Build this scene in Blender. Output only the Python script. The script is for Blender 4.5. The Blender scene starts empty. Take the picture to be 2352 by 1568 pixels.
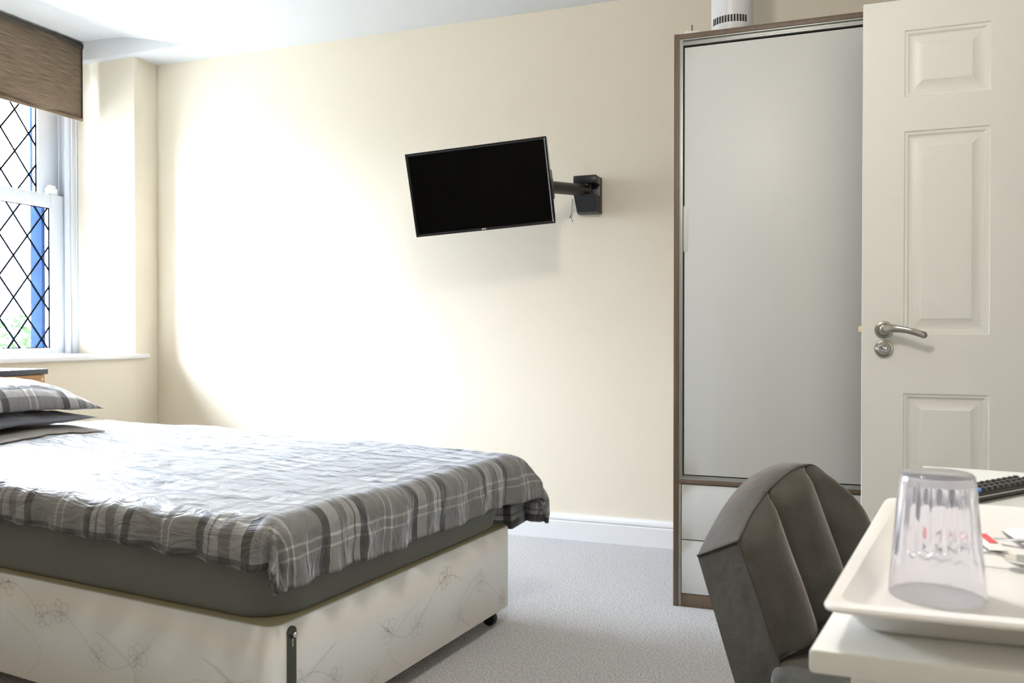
import bpy, bmesh, math, random
from mathutils import Vector, Matrix, noise
R = math.radians
PI = math.pi
random.seed(7)
sc = bpy.context.scene
COL = sc.collection

# ------------------------------------------------------------------ camera, world, exposure
cam = bpy.data.cameras.new('camera')
cam.sensor_width = 36.0
cam.lens = 1950.0 * 36.0 / 2352.0
cam.clip_start = 0.02
cam.dof.use_dof = True
cam.dof.focus_distance = 3.0
cam.dof.aperture_fstop = 11.0
co = bpy.data.objects.new('camera', cam)
co.location = (0, 0, 0.97)
co.rotation_euler = (R(90 - 0.6), 0, R(20.8))
COL.objects.link(co)
sc.camera = co

w = bpy.data.worlds.new('daylight')
sc.world = w
w.use_nodes = True
bg = w.node_tree.nodes['Background']
bg.inputs[0].default_value = (0.82, 0.89, 1.0, 1)
bg.inputs[1].default_value = 58.0
# overcast sky: dull below the horizon, brighter towards the zenith
_nt = w.node_tree; _tc = _nt.nodes.new('ShaderNodeTexCoord'); _sp = _nt.nodes.new('ShaderNodeSeparateXYZ')
_mr = _nt.nodes.new('ShaderNodeMapRange'); _mr.inputs[1].default_value = -1; _mr.inputs[2].default_value = 1
_cr = _nt.nodes.new('ShaderNodeValToRGB'); _e = _cr.color_ramp.elements
_e[0].position = 0.0; _e[0].color = (0.16, 0.17, 0.17, 1)
_e[1].position = 1.0; _e[1].color = (0.84, 0.93, 1.0, 1)
for _p, _c in ((0.49, (0.15, 0.16, 0.17, 1)), (0.53, (0.34, 0.37, 0.42, 1)), (0.60, (0.84, 0.92, 1.05, 1)), (0.75, (0.86, 0.94, 1.08, 1))):
    _q = _cr.color_ramp.elements.new(_p); _q.color = _c
_nt.links.new(_tc.outputs['Generated'], _sp.inputs[0]); _nt.links.new(_sp.outputs[2], _mr.inputs[0])
_nt.links.new(_mr.outputs[0], _cr.inputs[0]); _nt.links.new(_cr.outputs[0], bg.inputs[0])

sc.view_settings.view_transform = 'Standard'
sc.view_settings.look = 'None'
sc.view_settings.gamma = 1.0
sc.view_settings.exposure = 0.60

def portal(loc, rot, sx, sy):
    l = bpy.data.lights.new('window_portal', 'AREA')
    l.shape = 'RECTANGLE'; l.size = sx; l.size_y = sy
    l.cycles.is_portal = True
    o = bpy.data.objects.new('window_portal', l)
    o.location = loc; o.rotation_euler = rot
    COL.objects.link(o)
# daylight enters through the sash window (the portal only guides the sky's light)
portal((-4.30, 3.02, 1.70), (0, R(-90), 0), 1.70, 1.25)

# ------------------------------------------------------------------ materials
def mat(name, color, rough=0.6, metal=0.0, spec=0.5, bump=None, noise_col=None, sheen=0.0, coat=0.0):
    m = bpy.data.materials.new(name); m.use_nodes = True
    nt = m.node_tree; b = nt.nodes['Principled BSDF']
    b.inputs['Base Color'].default_value = (*color, 1)
    b.inputs['Roughness'].default_value = rough
    b.inputs['Metallic'].default_value = metal
    b.inputs['Specular IOR Level'].default_value = spec
    b.inputs['Sheen Weight'].default_value = sheen
    b.inputs['Coat Weight'].default_value = coat
    if bump or noise_col:
        tc = nt.nodes.new('ShaderNodeTexCoord')
    if bump:  # (scale, strength, distance[, stretch])
        mp = nt.nodes.new('ShaderNodeMapping')
        if len(bump) > 3: mp.inputs['Scale'].default_value = bump[3]
        nz = nt.nodes.new('ShaderNodeTexNoise'); nz.inputs['Scale'].default_value = bump[0]
        nz.inputs['Detail'].default_value = 4
        bp = nt.nodes.new('ShaderNodeBump'); bp.inputs['Strength'].default_value = bump[1]
        bp.inputs['Distance'].default_value = bump[2]
        nt.links.new(tc.outputs['Object'], mp.inputs[0]); nt.links.new(mp.outputs[0], nz.inputs[0])
        nt.links.new(nz.outputs[0], bp.inputs['Height']); nt.links.new(bp.outputs[0], b.inputs['Normal'])
    if noise_col:  # (color2, scale, stretch, lo, hi)
        c2, s, st, lo, hi = noise_col
        mp = nt.nodes.new('ShaderNodeMapping'); mp.inputs['Scale'].default_value = st
        nz = nt.nodes.new('ShaderNodeTexNoise'); nz.inputs['Scale'].default_value = s; nz.inputs['Detail'].default_value = 5
        mr = nt.nodes.new('ShaderNodeMapRange'); mr.inputs[1].default_value = lo; mr.inputs[2].default_value = hi
        mx = nt.nodes.new('ShaderNodeMix'); mx.data_type = 'RGBA'
        mx.inputs[6].default_value = (*color, 1); mx.inputs[7].default_value = (*c2, 1)
        nt.links.new(tc.outputs['Object'], mp.inputs[0]); nt.links.new(mp.outputs[0], nz.inputs[0])
        nt.links.new(nz.outputs[0], mr.inputs[0]); nt.links.new(mr.outputs[0], mx.inputs[0])
        nt.links.new(mx.outputs[2], b.inputs['Base Color'])
    return m

M = {}
M['wall'] = mat('cream_wall_paint', (0.85, 0.778, 0.645), 0.85, bump=(90, 0.06, 0.002))
M['ceil'] = mat('white_ceiling_paint', (0.76, 0.775, 0.785), 0.9, bump=(40, 0.05, 0.003))
M['gloss'] = mat('white_gloss_paint', (0.84, 0.85, 0.86), 0.3)
M['upvc'] = mat('white_window_paint', (0.60, 0.64, 0.70), 0.35)
M['carpet'] = mat('grey_carpet', (0.40, 0.395, 0.39), 0.95, bump=(230, 1.0, 0.010), noise_col=((0.74, 0.73, 0.74), 150, (1, 1, 1), 0.35, 0.65), sheen=0.3)
M['doorpaint'] = mat('off_white_door_paint', (0.82, 0.81, 0.755), 0.38, bump=(60, 0.25, 0.0012, (9, 1, 0.6)))
M['steel'] = mat('satin_nickel', (0.42, 0.40, 0.37), 0.28, 1.0)
M['chrome'] = mat('polished_chrome', (0.75, 0.75, 0.76), 0.07, 1.0)
M['brass'] = mat('brass', (0.75, 0.60, 0.33), 0.35, 1.0)
M['cream_plastic'] = mat('cream_latch_plastic', (0.75, 0.62, 0.35), 0.4)
M['brown'] = mat('brown_wood_edge', (0.115, 0.078, 0.05), 0.5, noise_col=((0.155, 0.105, 0.07), 12, (8, 8, 0.5), 0.3, 0.7))
M['alu'] = mat('brushed_aluminium', (0.36, 0.37, 0.35), 0.45, 0.6)
M['dark'] = mat('dark_gap', (0.03, 0.03, 0.03), 0.7)
M['panel'] = mat('white_laminate', (0.63, 0.635, 0.62), 0.45, bump=(300, 0.05, 0.0005))
M['blackplastic'] = mat('black_plastic', (0.010, 0.010, 0.011), 0.35)
M['blackgloss'] = mat('black_gloss_bezel', (0.006, 0.006, 0.007), 0.12)
M['screen'] = mat('dark_screen', (0.002, 0.002, 0.002), 0.25, spec=0.08)
M['whiteplastic'] = mat('white_plastic', (0.80, 0.81, 0.82), 0.35)
M['mattress'] = mat('dark_grey_fitted_sheet', (0.15, 0.153, 0.135), 0.8, bump=(500, 0.3, 0.0006), sheen=0.2)
M['divan'] = None
M['vine'] = mat('grey_vine_stitching', (0.68, 0.675, 0.65), 0.8)
M['ledge'] = mat('divan_top_cloth', (0.52, 0.47, 0.30), 0.85)
M['barmetal'] = mat('grey_linking_bar', (0.10, 0.11, 0.09), 0.45, 0.7)
M['headwood'] = mat('orange_brown_veneer', (0.62, 0.32, 0.11), 0.45, noise_col=((0.50, 0.24, 0.08), 8, (1, 1, 10), 0.3, 0.7))
M['edgeblack'] = mat('black_edge_band', (0.03, 0.035, 0.05), 0.35)
M['laminwhite'] = mat('pale_laminate_top', (0.62, 0.62, 0.62), 0.25)
M['lowpillow'] = mat('slate_grey_pillowcase', (0.17, 0.185, 0.23), 0.75, bump=(14, 0.5, 0.02), sheen=0.3)
M['desk'] = mat('white_desk_laminate', (0.90, 0.905, 0.87), 0.28)
M['tray'] = mat('pale_cream_tray_plastic', (0.92, 0.90, 0.885), 0.35)
M['velvet'] = mat('taupe_velvet', (0.024, 0.023, 0.014), 0.75, bump=(35, 0.35, 0.006), noise_col=((0.062, 0.054, 0.042), 9, (1, 1, 1), 0.3, 0.7), sheen=0.5)
M['velvet'].node_tree.nodes['Principled BSDF'].inputs['Sheen Tint'].default_value = (0.85, 0.75, 0.70, 1)
M['velvet'].node_tree.nodes['Principled BSDF'].inputs['Sheen Roughness'].default_value = 0.4
M['seam'] = mat('taupe_piping', (0.045, 0.035, 0.028), 0.8)
M['chairleg'] = mat('black_metal_leg', (0.02, 0.02, 0.02), 0.4, 0.6)
M['paper'] = mat('white_paper', (0.82, 0.82, 0.80), 0.7)
M['redprint'] = mat('red_print', (0.75, 0.10, 0.12), 0.6)
M['greylabel'] = mat('grey_beige_card', (0.40, 0.40, 0.33), 0.6)
M['bluekey'] = mat('blue_plastic', (0.10, 0.28, 0.75), 0.4)
M['keyblack'] = mat('black_key_plastic', (0.03, 0.031, 0.032), 0.18)
M['lead'] = mat('lead_came', (0.003, 0.005, 0.010), 0.8, 0.0, 0.05)
M['bluereveal'] = mat('reveal_blue_shade', (0.005, 0.012, 0.034), 0.9, spec=0.02, noise_col=((0.008, 0.018, 0.045), 6, (1, 1, 2), 0.3, 0.7))  # outer masonry reveal: its shade and bluish fringe painted in as dark blue
M['leaf'] = mat('green_leaf', (0.012, 0.036, 0.006), 0.6)
M['exterior'] = mat('exterior_render', (0.30, 0.30, 0.28), 0.9)
M['cloth_beige'] = mat('beige_cloth', (0.42, 0.39, 0.37), 0.85, noise_col=((0.33, 0.31, 0.30), 10, (1, 9, 1), 0.3, 0.7))

# diffuser of the added fill lamp
m = mat('fill_lamp_diffuser', (0.9, 0.9, 0.85), 0.5); b = m.node_tree.nodes['Principled BSDF']
b.inputs['Emission Color'].default_value = (1, 0.80, 0.55, 1); b.inputs['Emission Strength'].default_value = 4.0
M['lamp'] = m

# window glass: thin pane
m = bpy.data.materials.new('window_glass'); m.use_nodes = True; nt = m.node_tree
nt.nodes.clear(); out = nt.nodes.new('ShaderNodeOutputMaterial'); tr = nt.nodes.new('ShaderNodeBsdfTransparent')
gl = nt.nodes.new('ShaderNodeBsdfGlossy'); gl.inputs['Roughness'].default_value = 0.02
mx = nt.nodes.new('ShaderNodeMixShader'); fr = nt.nodes.new('ShaderNodeFresnel'); fr.inputs[0].default_value = 1.2
tr.inputs[0].default_value = (0.97, 0.98, 0.98, 1)
nt.links.new(fr.outputs[0], mx.inputs[0]); nt.links.new(tr.outputs[0], mx.inputs[1]); nt.links.new(gl.outputs[0], mx.inputs[2])
nt.links.new(mx.outputs[0], out.inputs[0]); M['glass'] = m

# clear tumbler plastic
m = mat('clear_tumbler_plastic', (0.965, 0.965, 0.992), 0.05); b = m.node_tree.nodes['Principled BSDF']
_mx = m.node_tree.nodes.new('ShaderNodeMixShader'); _mx.inputs[0].default_value = 0.10; _df = m.node_tree.nodes.new('ShaderNodeBsdfTranslucent')
_df.inputs[0].default_value = (0.86, 0.86, 0.97, 1); _o = m.node_tree.nodes['Material Output']
m.node_tree.links.new(b.outputs[0], _mx.inputs[1]); m.node_tree.links.new(_df.outputs[0], _mx.inputs[2]); m.node_tree.links.new(_mx.outputs[0], _o.inputs[0])
b.inputs['Transmission Weight'].default_value = 1.0; b.inputs['IOR'].default_value = 1.40
M['tumbler'] = m

# roller blind fabric: streaky brown, lets some light through
def blind_mat():
    m = bpy.data.materials.new('brown_woven_blind_fabric'); m.use_nodes = True; nt = m.node_tree
    b = nt.nodes['Principled BSDF']; out = nt.nodes['Material Output']
    tc = nt.nodes.new('ShaderNodeTexCoord'); mp = nt.nodes.new('ShaderNodeMapping')
    mp.inputs['Scale'].default_value = (1, 2.2, 120)
    nz = nt.nodes.new('ShaderNodeTexNoise'); nz.inputs['Scale'].default_value = 4; nz.inputs['Detail'].default_value = 6
    cr = nt.nodes.new('ShaderNodeValToRGB')
    cr.color_ramp.elements[0].position = 0.3; cr.color_ramp.elements[0].color = (0.075, 0.048, 0.030, 1)
    cr.color_ramp.elements[1].position = 0.72; cr.color_ramp.elements[1].color = (0.33, 0.245, 0.165, 1)
    tl = nt.nodes.new('ShaderNodeBsdfTranslucent'); mx = nt.nodes.new('ShaderNodeMixShader'); mx.inputs[0].default_value = 0.10
    nt.links.new(tc.outputs['Object'], mp.inputs[0]); nt.links.new(mp.outputs[0], nz.inputs[0]); nt.links.new(nz.outputs[0], cr.inputs[0])
    nt.links.new(cr.outputs[0], b.inputs['Base Color']); nt.links.new(cr.outputs[0], tl.inputs[0])
    b.inputs['Roughness'].default_value = 0.8
    nt.links.new(b.outputs[0], mx.inputs[1]); nt.links.new(tl.outputs[0], mx.inputs[2]); nt.links.new(mx.outputs[0], out.inputs[0])
    return m
M['blind'] = blind_mat()
M['blindbar'] = mat('dark_brown_blind_edge', (0.05, 0.04, 0.032), 0.5)

# divan ticking: pale grey with soft peach bands
def divan_mat():
    m = mat('pale_divan_ticking', (0.7, 0.7, 0.7), 0.85, bump=(420, 0.35, 0.0008)); nt = m.node_tree; b = nt.nodes['Principled BSDF']
    tc = nt.nodes.new('ShaderNodeTexCoord'); sp = nt.nodes.new('ShaderNodeSeparateXYZ')
    nz = nt.nodes.new('ShaderNodeTexNoise'); nz.inputs['Scale'].default_value = 2.3; nz.inputs['Detail'].default_value = 1
    ad = nt.nodes.new('ShaderNodeMath'); ad.operation = 'MULTIPLY_ADD'; ad.inputs[1].default_value = 0.10
    cr = nt.nodes.new('ShaderNodeValToRGB'); e = cr.color_ramp.elements
    g = (0.83, 0.845, 0.83, 1); p = (0.87, 0.825, 0.775, 1)
    e[0].position = 0.0; e[0].color = p
    e[1].position = 0.14; e[1].color = p
    for pos, c in ((0.20, g), (0.285, g), (0.315, p), (0.34, p), (0.375, g)):
        q = cr.color_ramp.elements.new(pos); q.color = c
    nt.links.new(tc.outputs['Object'], nz.inputs[0]); nt.links.new(tc.outputs['Object'], sp.inputs[0])
    nt.links.new(nz.outputs[0], ad.inputs[0]); nt.links.new(sp.outputs[2], ad.inputs[2]); nt.links.new(ad.outputs[0], cr.inputs[0])
    nt.links.new(cr.outputs[0], b.inputs['Base Color'])
    return m
M['divan'] = divan_mat()

# plaid bedding, from cloth coordinates in the UV map (metres)
def plaid_mat(name='grey_plaid_cotton', base=(0.27, 0.262, 0.25), rough=0.55):
    m = mat(name, base, rough, sheen=0.25); nt = m.node_tree; b = nt.nodes['Principled BSDF']
    N = nt.nodes.new; L = nt.links.new
    uv = N('ShaderNodeUVMap'); uv.uv_map = 'UVMap'
    sp = N('ShaderNodeSeparateXYZ'); L(uv.outputs[0], sp.inputs[0])
    PER = 0.375
    def axis(sock):
        dv = N('ShaderNodeMath'); dv.operation = 'DIVIDE'; dv.inputs[1].default_value = PER; L(sock, dv.inputs[0])
        fr = N('ShaderNodeMath'); fr.operation = 'FRACT'; L(dv.outputs[0], fr.inputs[0])
        cr = N('ShaderNodeValToRGB'); cr.color_ramp.interpolation = 'CONSTANT'
        # stops in metres from the first dark stripe
        plain, dark, cream, mid, thin = 0.50, 0.13, 0.86, 0.38, 1.0
        stops = [(0, dark), (.026, cream), (.062, mid), (.095, cream), (.118, mid * .85), (.124, cream), (.14, dark), (.166, plain),
                 (.243, thin), (.249, plain), (.268, thin), (.274, plain)]
        el = cr.color_ramp.elements
        el[0].position = 0; el[0].color = (stops[0][1],) * 3 + (1,)
        el[1].position = stops[1][0] / PER; el[1].color = (stops[1][1],) * 3 + (1,)
        for p, v in stops[2:]:
            q = el.new(p / PER); q.color = (v, v, v, 1)
        L(fr.outputs[0], cr.inputs[0]); return cr.outputs[0]
    a1 = axis(sp.outputs[0]); a2 = axis(sp.outputs[1])
    mu = N('ShaderNodeMath'); mu.operation = 'MULTIPLY'; L(a1, mu.inputs[0]); L(a2, mu.inputs[1])
    pw = N('ShaderNodeMath'); pw.operation = 'POWER'; pw.inputs[1].default_value = 0.85; L(mu.outputs[0], pw.inputs[0])
    sc_ = N('ShaderNodeVectorMath'); sc_.operation = 'SCALE'; sc_.inputs[0].default_value = tuple(x * 3.0 for x in base)
    L(pw.outputs[0], sc_.inputs['Scale']); L(sc_.outputs[0], b.inputs['Base Color'])
    # fine weave + creases
    mp = N('ShaderNodeMapping'); mp.inputs['Scale'].default_value = (9, 26, 1); mp.inputs['Rotation'].default_value = (0, 0, 0.35); L(uv.outputs[0], mp.inputs[0])
    nz = N('ShaderNodeTexNoise'); nz.inputs['Scale'].default_value = 1.0; nz.inputs['Detail'].default_value = 6; nz.inputs['Distortion'].default_value = 1.2; L(mp.outputs[0], nz.inputs[0])
    bp = N('ShaderNodeBump'); bp.inputs['Strength'].default_value = 0.8; bp.inputs['Distance'].default_value = 0.014
    L(nz.outputs[0], bp.inputs['Height']); L(bp.outputs[0], b.inputs['Normal']); L(bp.outputs[0], b.inputs['Coat Normal'])
    return m
M['plaid'] = plaid_mat(base=(0.18, 0.178, 0.17), rough=0.45)
_b = M['plaid'].node_tree.nodes['Principled BSDF']; _b.inputs['IOR'].default_value = 1.5; _b.inputs['Coat Weight'].default_value = 0.2
_b.inputs['Coat Roughness'].default_value = 0.38; _b.inputs['Sheen Weight'].default_value = 0.7; _b.inputs['Sheen Tint'].default_value = (0.85, 0.9, 1, 1); _b.inputs['Sheen Roughness'].default_value = 0.35
M['plaidcase'] = plaid_mat('grey_plaid_pillowcase', (0.33, 0.325, 0.33), 0.55)

# ------------------------------------------------------------------ helpers
def link(name, me, m, parent=None, smooth=False, autosmooth=None):
    o = bpy.data.objects.new(name, me); COL.objects.link(o)
    if m is not None:
        for k in (m if isinstance(m, (list, tuple)) else [m]): me.materials.append(k)
    if smooth:
        for p in me.polygons: p.use_smooth = True
        if autosmooth: me.set_sharp_from_angle(angle=R(autosmooth))
    if parent is not None: o.parent = parent
    return o

def fin(name, bm, m, parent=None, smooth=False, autosmooth=35):
    bmesh.ops.recalc_face_normals(bm, faces=bm.faces)
    me = bpy.data.meshes.new(name); bm.to_mesh(me); bm.free()
    return link(name, me, m, parent, smooth, autosmooth)

def tag(o, label=None, cat=None, group=None, kind=None):
    if label: o['label'] = label
    if cat: o['category'] = cat
    if group: o['group'] = group
    if kind: o['kind'] = kind
    return o

def empty(name, loc, rz=0.0, label=None, cat=None, group=None):
    o = bpy.data.objects.new(name, None); COL.objects.link(o); o.empty_display_size = 0.1
    o.location = loc; o.rotation_euler = (0, 0, rz)
    return tag(o, label, cat, group)

def box(bm, lo, hi, bevel=0.0, seg=2, mi=0, mtx=None):
    x0, y0, z0 = lo; x1, y1, z1 = hi
    vs = [bm.verts.new(v) for v in ((x0, y0, z0), (x1, y0, z0), (x1, y1, z0), (x0, y1, z0), (x0, y0, z1), (x1, y0, z1), (x1, y1, z1), (x0, y1, z1))]
    fs = [bm.faces.new([vs[i] for i in f]) for f in ((0, 3, 2, 1), (4, 5, 6, 7), (0, 1, 5, 4), (1, 2, 6, 5), (2, 3, 7, 6), (3, 0, 4, 7))]
    for f in fs: f.material_index = mi
    if mtx is not None:
        for v in vs: v.co = mtx @ v.co
    if bevel > 0:
        es = list({e for f in fs for e in f.edges})
        r = bmesh.ops.bevel(bm, geom=es, offset=bevel, segments=seg, profile=0.5, affect='EDGES')
        for f in r['faces']: f.material_index = mi

def B(name, lo, hi, m, parent=None, bevel=0.0, seg=2):
    bm = bmesh.new(); box(bm, lo, hi, bevel, seg)
    return fin(name, bm, m, parent, smooth=bevel > 0)

def prism(bm, quad, z0, z1, bevel=0.0, mi=0):
    lo = [bm.verts.new((x, y, z0)) for x, y in quad]; hi = [bm.verts.new((x, y, z1)) for x, y in quad]
    n = len(quad); fs = [bm.faces.new(lo[::-1]), bm.faces.new(hi)]
    for i in range(n): fs.append(bm.faces.new((lo[i], lo[(i + 1) % n], hi[(i + 1) % n], hi[i])))
    for f in fs: f.material_index = mi
    if bevel:
        bmesh.ops.bevel(bm, geom=list({e for f in fs for e in f.edges}), offset=bevel, segments=2, profile=0.5, affect='EDGES')

def tube(bm, pts, rad, seg=10, cap=True, closed=False, mi=0):
    pts = [Vector(p) for p in pts]; n = len(pts); rings = []
    rr = rad if isinstance(rad, (list, tuple)) else [rad] * n
    prev = None
    for i, p in enumerate(pts):
        if closed: t = pts[(i + 1) % n] - pts[i - 1]
        else: t = (pts[min(i + 1, n - 1)] - pts[max(i - 1, 0)])
        t.normalize()
        if prev is None:
            a = Vector((0, 0, 1)) if abs(t.z) < 0.9 else Vector((1, 0, 0)); u = t.cross(a).normalized()
        else:
            u = (prev - t * prev.dot(t)).normalized()
        prev = u; v = t.cross(u)
        r = rr[i]; ra, rb = (r if isinstance(r, tuple) else (r, r))
        rings.append([bm.verts.new(p + u * (ra * math.cos(k * 2 * PI / seg)) + v * (rb * math.sin(k * 2 * PI / seg))) for k in range(seg)])
    for i in range(n if closed else n - 1):
        A = rings[i]; Bq = rings[(i + 1) % n]
        for k in range(seg):
            bm.faces.new((A[k], A[(k + 1) % seg], Bq[(k + 1) % seg], Bq[k])).material_index = mi
    if cap and not closed:
        bm.faces.new(rings[0][::-1]).material_index = mi; bm.faces.new(rings[-1]).material_index = mi

def lathe(bm, prof, seg=48, mtx=None, mi=0, rfun=None):
    """prof: list of (r, z); closed to the axis where r == 0"""
    rings = []
    for i, (r, z) in enumerate(prof):
        if r <= 1e-7: rings.append([bm.verts.new((0, 0, z))])
        else:
            rings.append([bm.verts.new(((rfun(r, z, k * 2 * PI / seg, i) if rfun else r) * math.cos(k * 2 * PI / seg),
                                        (rfun(r, z, k * 2 * PI / seg, i) if rfun else r) * math.sin(k * 2 * PI / seg), z)) for k in range(seg)])
    for A, Q in zip(rings, rings[1:]):
        for k in range(seg):
            if len(A) == 1 and len(Q) == 1: continue
            if len(A) == 1: bm.faces.new((A[0], Q[k], Q[(k + 1) % seg])).material_index = mi
            elif len(Q) == 1: bm.faces.new((A[k], A[(k + 1) % seg], Q[0])).material_index = mi
            else: bm.faces.new((A[k], A[(k + 1) % seg], Q[(k + 1) % seg], Q[k])).material_index = mi
    if mtx is not None:
        for ring in rings:
            for v in ring: v.co = mtx @ v.co

def grid_mesh(nu, nv, fn, uvfn=None, name='grid'):
    vs = []; fs = []
    for i in range(nu + 1):
        for j in range(nv + 1): vs.append(fn(i, j))
    for i in range(nu):
        for j in range(nv):
            a = i * (nv + 1) + j; fs.append((a, a + nv + 1, a + nv + 2, a + 1))
    me = bpy.data.meshes.new(name); me.from_pydata(vs, [], fs)
    if uvfn:
        ul = me.uv_layers.new(name='UVMap')
        for l in me.loops: ul.data[l.index].uv = uvfn(l.vertex_index // (nv + 1), l.vertex_index % (nv + 1))
    return me

def structure(o): return tag(o, kind='structure')

# ------------------------------------------------------------------ room shell
XL, XR, YF, YN, CZ = -3.615, 0.945, 3.82, -1.30, 2.49
structure(B('floor', (-4.35, YN - 0.1, -0.06), (2.1, YF + 0.1, 0.0), M['carpet']))
structure(B('wall_far', (-4.40, YF, 0.0), (2.1, YF + 0.12, 2.70), M['wall']))
structure(B('wall_near', (-4.40, YN - 0.12, 0.0), (2.1, YN, 2.70), M['wall']))
# window wall: reveal end pier, apron under the sill, pier on the near side
WY0, WY1, WX = 2.40, 3.65, -4.30
bm = bmesh.new()
box(bm, (WX, WY1, 0.0), (XL, YF, CZ + 0.005), 0.004, 2)
box(bm, (WX, WY0, 0.0), (XL, WY1, 0.83))
box(bm, (WX, YN, 0.0), (XL, WY0, CZ + 0.2))
structure(fin('wall_left', bm, M['wall'], smooth=True))
# right wall with the doorway the open door belongs to, hallway beyond
bm = bmesh.new()
box(bm, (XR, 2.93, 0.0), (XR + 0.12, YF, 2.70)); box(bm, (XR, YN, 0.0), (XR + 0.12, 2.06, 2.70)); box(bm, (XR, 2.06, 2.03), (XR + 0.12, 2.93, 2.70))
box(bm, (2.0, YN, 0), (2.1, YF, 2.70))
structure(fin('wall_right', bm, M['wall']))
# ceiling: flat, scooped up towards the window, with a vertical cheek at y=3.6
bm = bmesh.new()
YC = 3.60
pr = [(-3.19, 2.49), (-3.30, 2.513), (-3.44, 2.546), (-3.55, 2.568), (-3.64, 2.584), (-3.78, 2.592), (-3.98, 2.594), (-3.985, 2.60), (-4.40, 2.60)]
lo = [(x, z) for x, z in pr]
def q(*v): bm.faces.new([bm.verts.new(p) for p in v])
box(bm, (-3.19, YN - .1, CZ), (2.1, YF + .1, CZ + .1))
q((-3.19, YC, CZ), (-3.19, YF + .1, CZ), (-4.40, YF + .1, CZ), (-4.40, YC, CZ))
for (xa, za), (xb, zb) in zip(lo, lo[1:]):
    q((xa, YN - .1, za), (xb, YN - .1, zb), (xb, YC, zb), (xa, YC, za))
    q((xa, YC, za), (xb, YC, zb), (xb, YC, CZ), (xa, YC, CZ))
box(bm, (-4.40, YN - .1, 2.72), (2.1, YF + .1, 2.80))
structure(fin('ceiling', bm, M['ceil']))
# skirting boards
def skirting(name, p0, p1, nrm):
    prof = [(0, 0), (0.018, 0), (0.018, 0.084), (0.0145, 0.087), (0.0145, 0.091), (0.018, 0.095), (0.0175, 0.103), (0.013, 0.112), (0.008, 0.1165), (0.007, 0.12), (0, 0.12)]
    p0 = Vector(p0); p1 = Vector(p1); n = Vector(nrm); bm = bmesh.new()
    A = [bm.verts.new(p0 + n * d + Vector((0, 0, z))) for d, z in prof]; C = [bm.verts.new(p1 + n * d + Vector((0, 0, z))) for d, z in prof]
    k = len(prof)
    for i in range(k): bm.faces.new((A[i], A[(i + 1) % k], C[(i + 1) % k], C[i]))
    bm.faces.new(A); bm.faces.new(C[::-1])
    structure(fin(name, bm, M['gloss'], smooth=True, autosmooth=30))
skirting('baseboard_far', (XL, YF, 0), (XR, YF, 0), (0, -1, 0))
skirting('baseboard_left', (XL, YN, 0), (XL, YF - 0.018, 0), (1, 0, 0))
skirting('baseboard_right', (XR, YN, 0), (XR, 1.98, 0), (-1, 0, 0))
skirting('baseboard_near', (XL, YN, 0), (XR, YN, 0), (0, 1, 0))
# door lining
bm = bmesh.new()
box(bm, (XR - 0.015, 2.90, 0), (XR + 0.13, 2.93, 2.03), 0.002); box(bm, (XR - 0.015, 1.99, 0), (XR + 0.13, 2.065, 2.03), 0.002); box(bm, (XR - 0.015, 1.99, 2.0), (XR + 0.13, 2.93, 2.07), 0.002)
structure(fin('trim_1', bm, M['gloss'], smooth=True))
# window board
bm = bmesh.new(); box(bm, (-4.06, WY0 - 0.05, 0.826), (-3.585, WY1 + 0.083, 0.852), 0.008, 3)
# notch: keep the nosing only past the reveal
structure(fin('trim_2', bm, M['gloss'], smooth=True))

# ------------------------------------------------------------------ windows
def sash(parent, y0, y1, z0, z1, x, st_r, st_l, rail_b, rail_t, node, name):
    """one glazed sash: frame + pane + leaded diamonds"""
    bm = bmesh.new(); d = 0.022
    box(bm, (x - d, y1 - st_r, z0), (x + d, y1, z1), 0.003); box(bm, (x - d, y0, z0), (x + d, y0 + st_l, z1), 0.003)
    box(bm, (x - d, y0 + st_l, z0), (x + d, y1 - st_r, z0 + rail_b), 0.003); box(bm, (x - d, y0 + st_l, z1 - rail_t), (x + d, y1 - st_r, z1), 0.003)
    f = fin(name, bm, M['upvc'], parent, smooth=True)
    gy0, gy1, gz0, gz1 = y0 + st_l, y1 - st_r, z0 + rail_b, z1 - rail_t
    bm = bmesh.new(); box(bm, (x - 0.002, gy0 - 0.005, gz0 - 0.005), (x + 0.002, gy1 + 0.005, gz1 + 0.005))
    fin('pane', bm, M['glass'], f)
    # diamonds: lines z - node_z = +-(H/W)(y - node_y) + k*H
    Wd, Hd = 0.168, 0.223; ny, nz = node; bm = bmesh.new(); s = Hd / Wd
    for sg in (1, -1):
        for k in range(-14, 15):
            pts = []
            c = nz + k * Hd - sg * s * ny      # z = sg*s*y + c
            for yy in (gy0, gy1):
                zz = sg * s * yy + c
                if gz0 <= zz <= gz1: pts.append((yy, zz))
            for zz in (gz0, gz1):
                yy = (zz - c) / (sg * s)
                if gy0 < yy < gy1: pts.append((yy, zz))
            if len(pts) >= 2 and math.dist(pts[0], pts[1]) > 0.01:
                tube(bm, [(x + 0.004, *pts[0]), (x + 0.004, *pts[1])], (0.0050), 6)
    for yy in (gy0, gy1): tube(bm, [(x + 0.004, yy, gz0), (x + 0.004, yy, gz1)], 0.0045, 6)
    for zz in (gz0, gz1): tube(bm, [(x + 0.004, gy0, zz), (x + 0.004, gy1, zz)], 0.0045, 6)
    fin('lead_lattice', bm, M['lead'], f)
    return f
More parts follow.
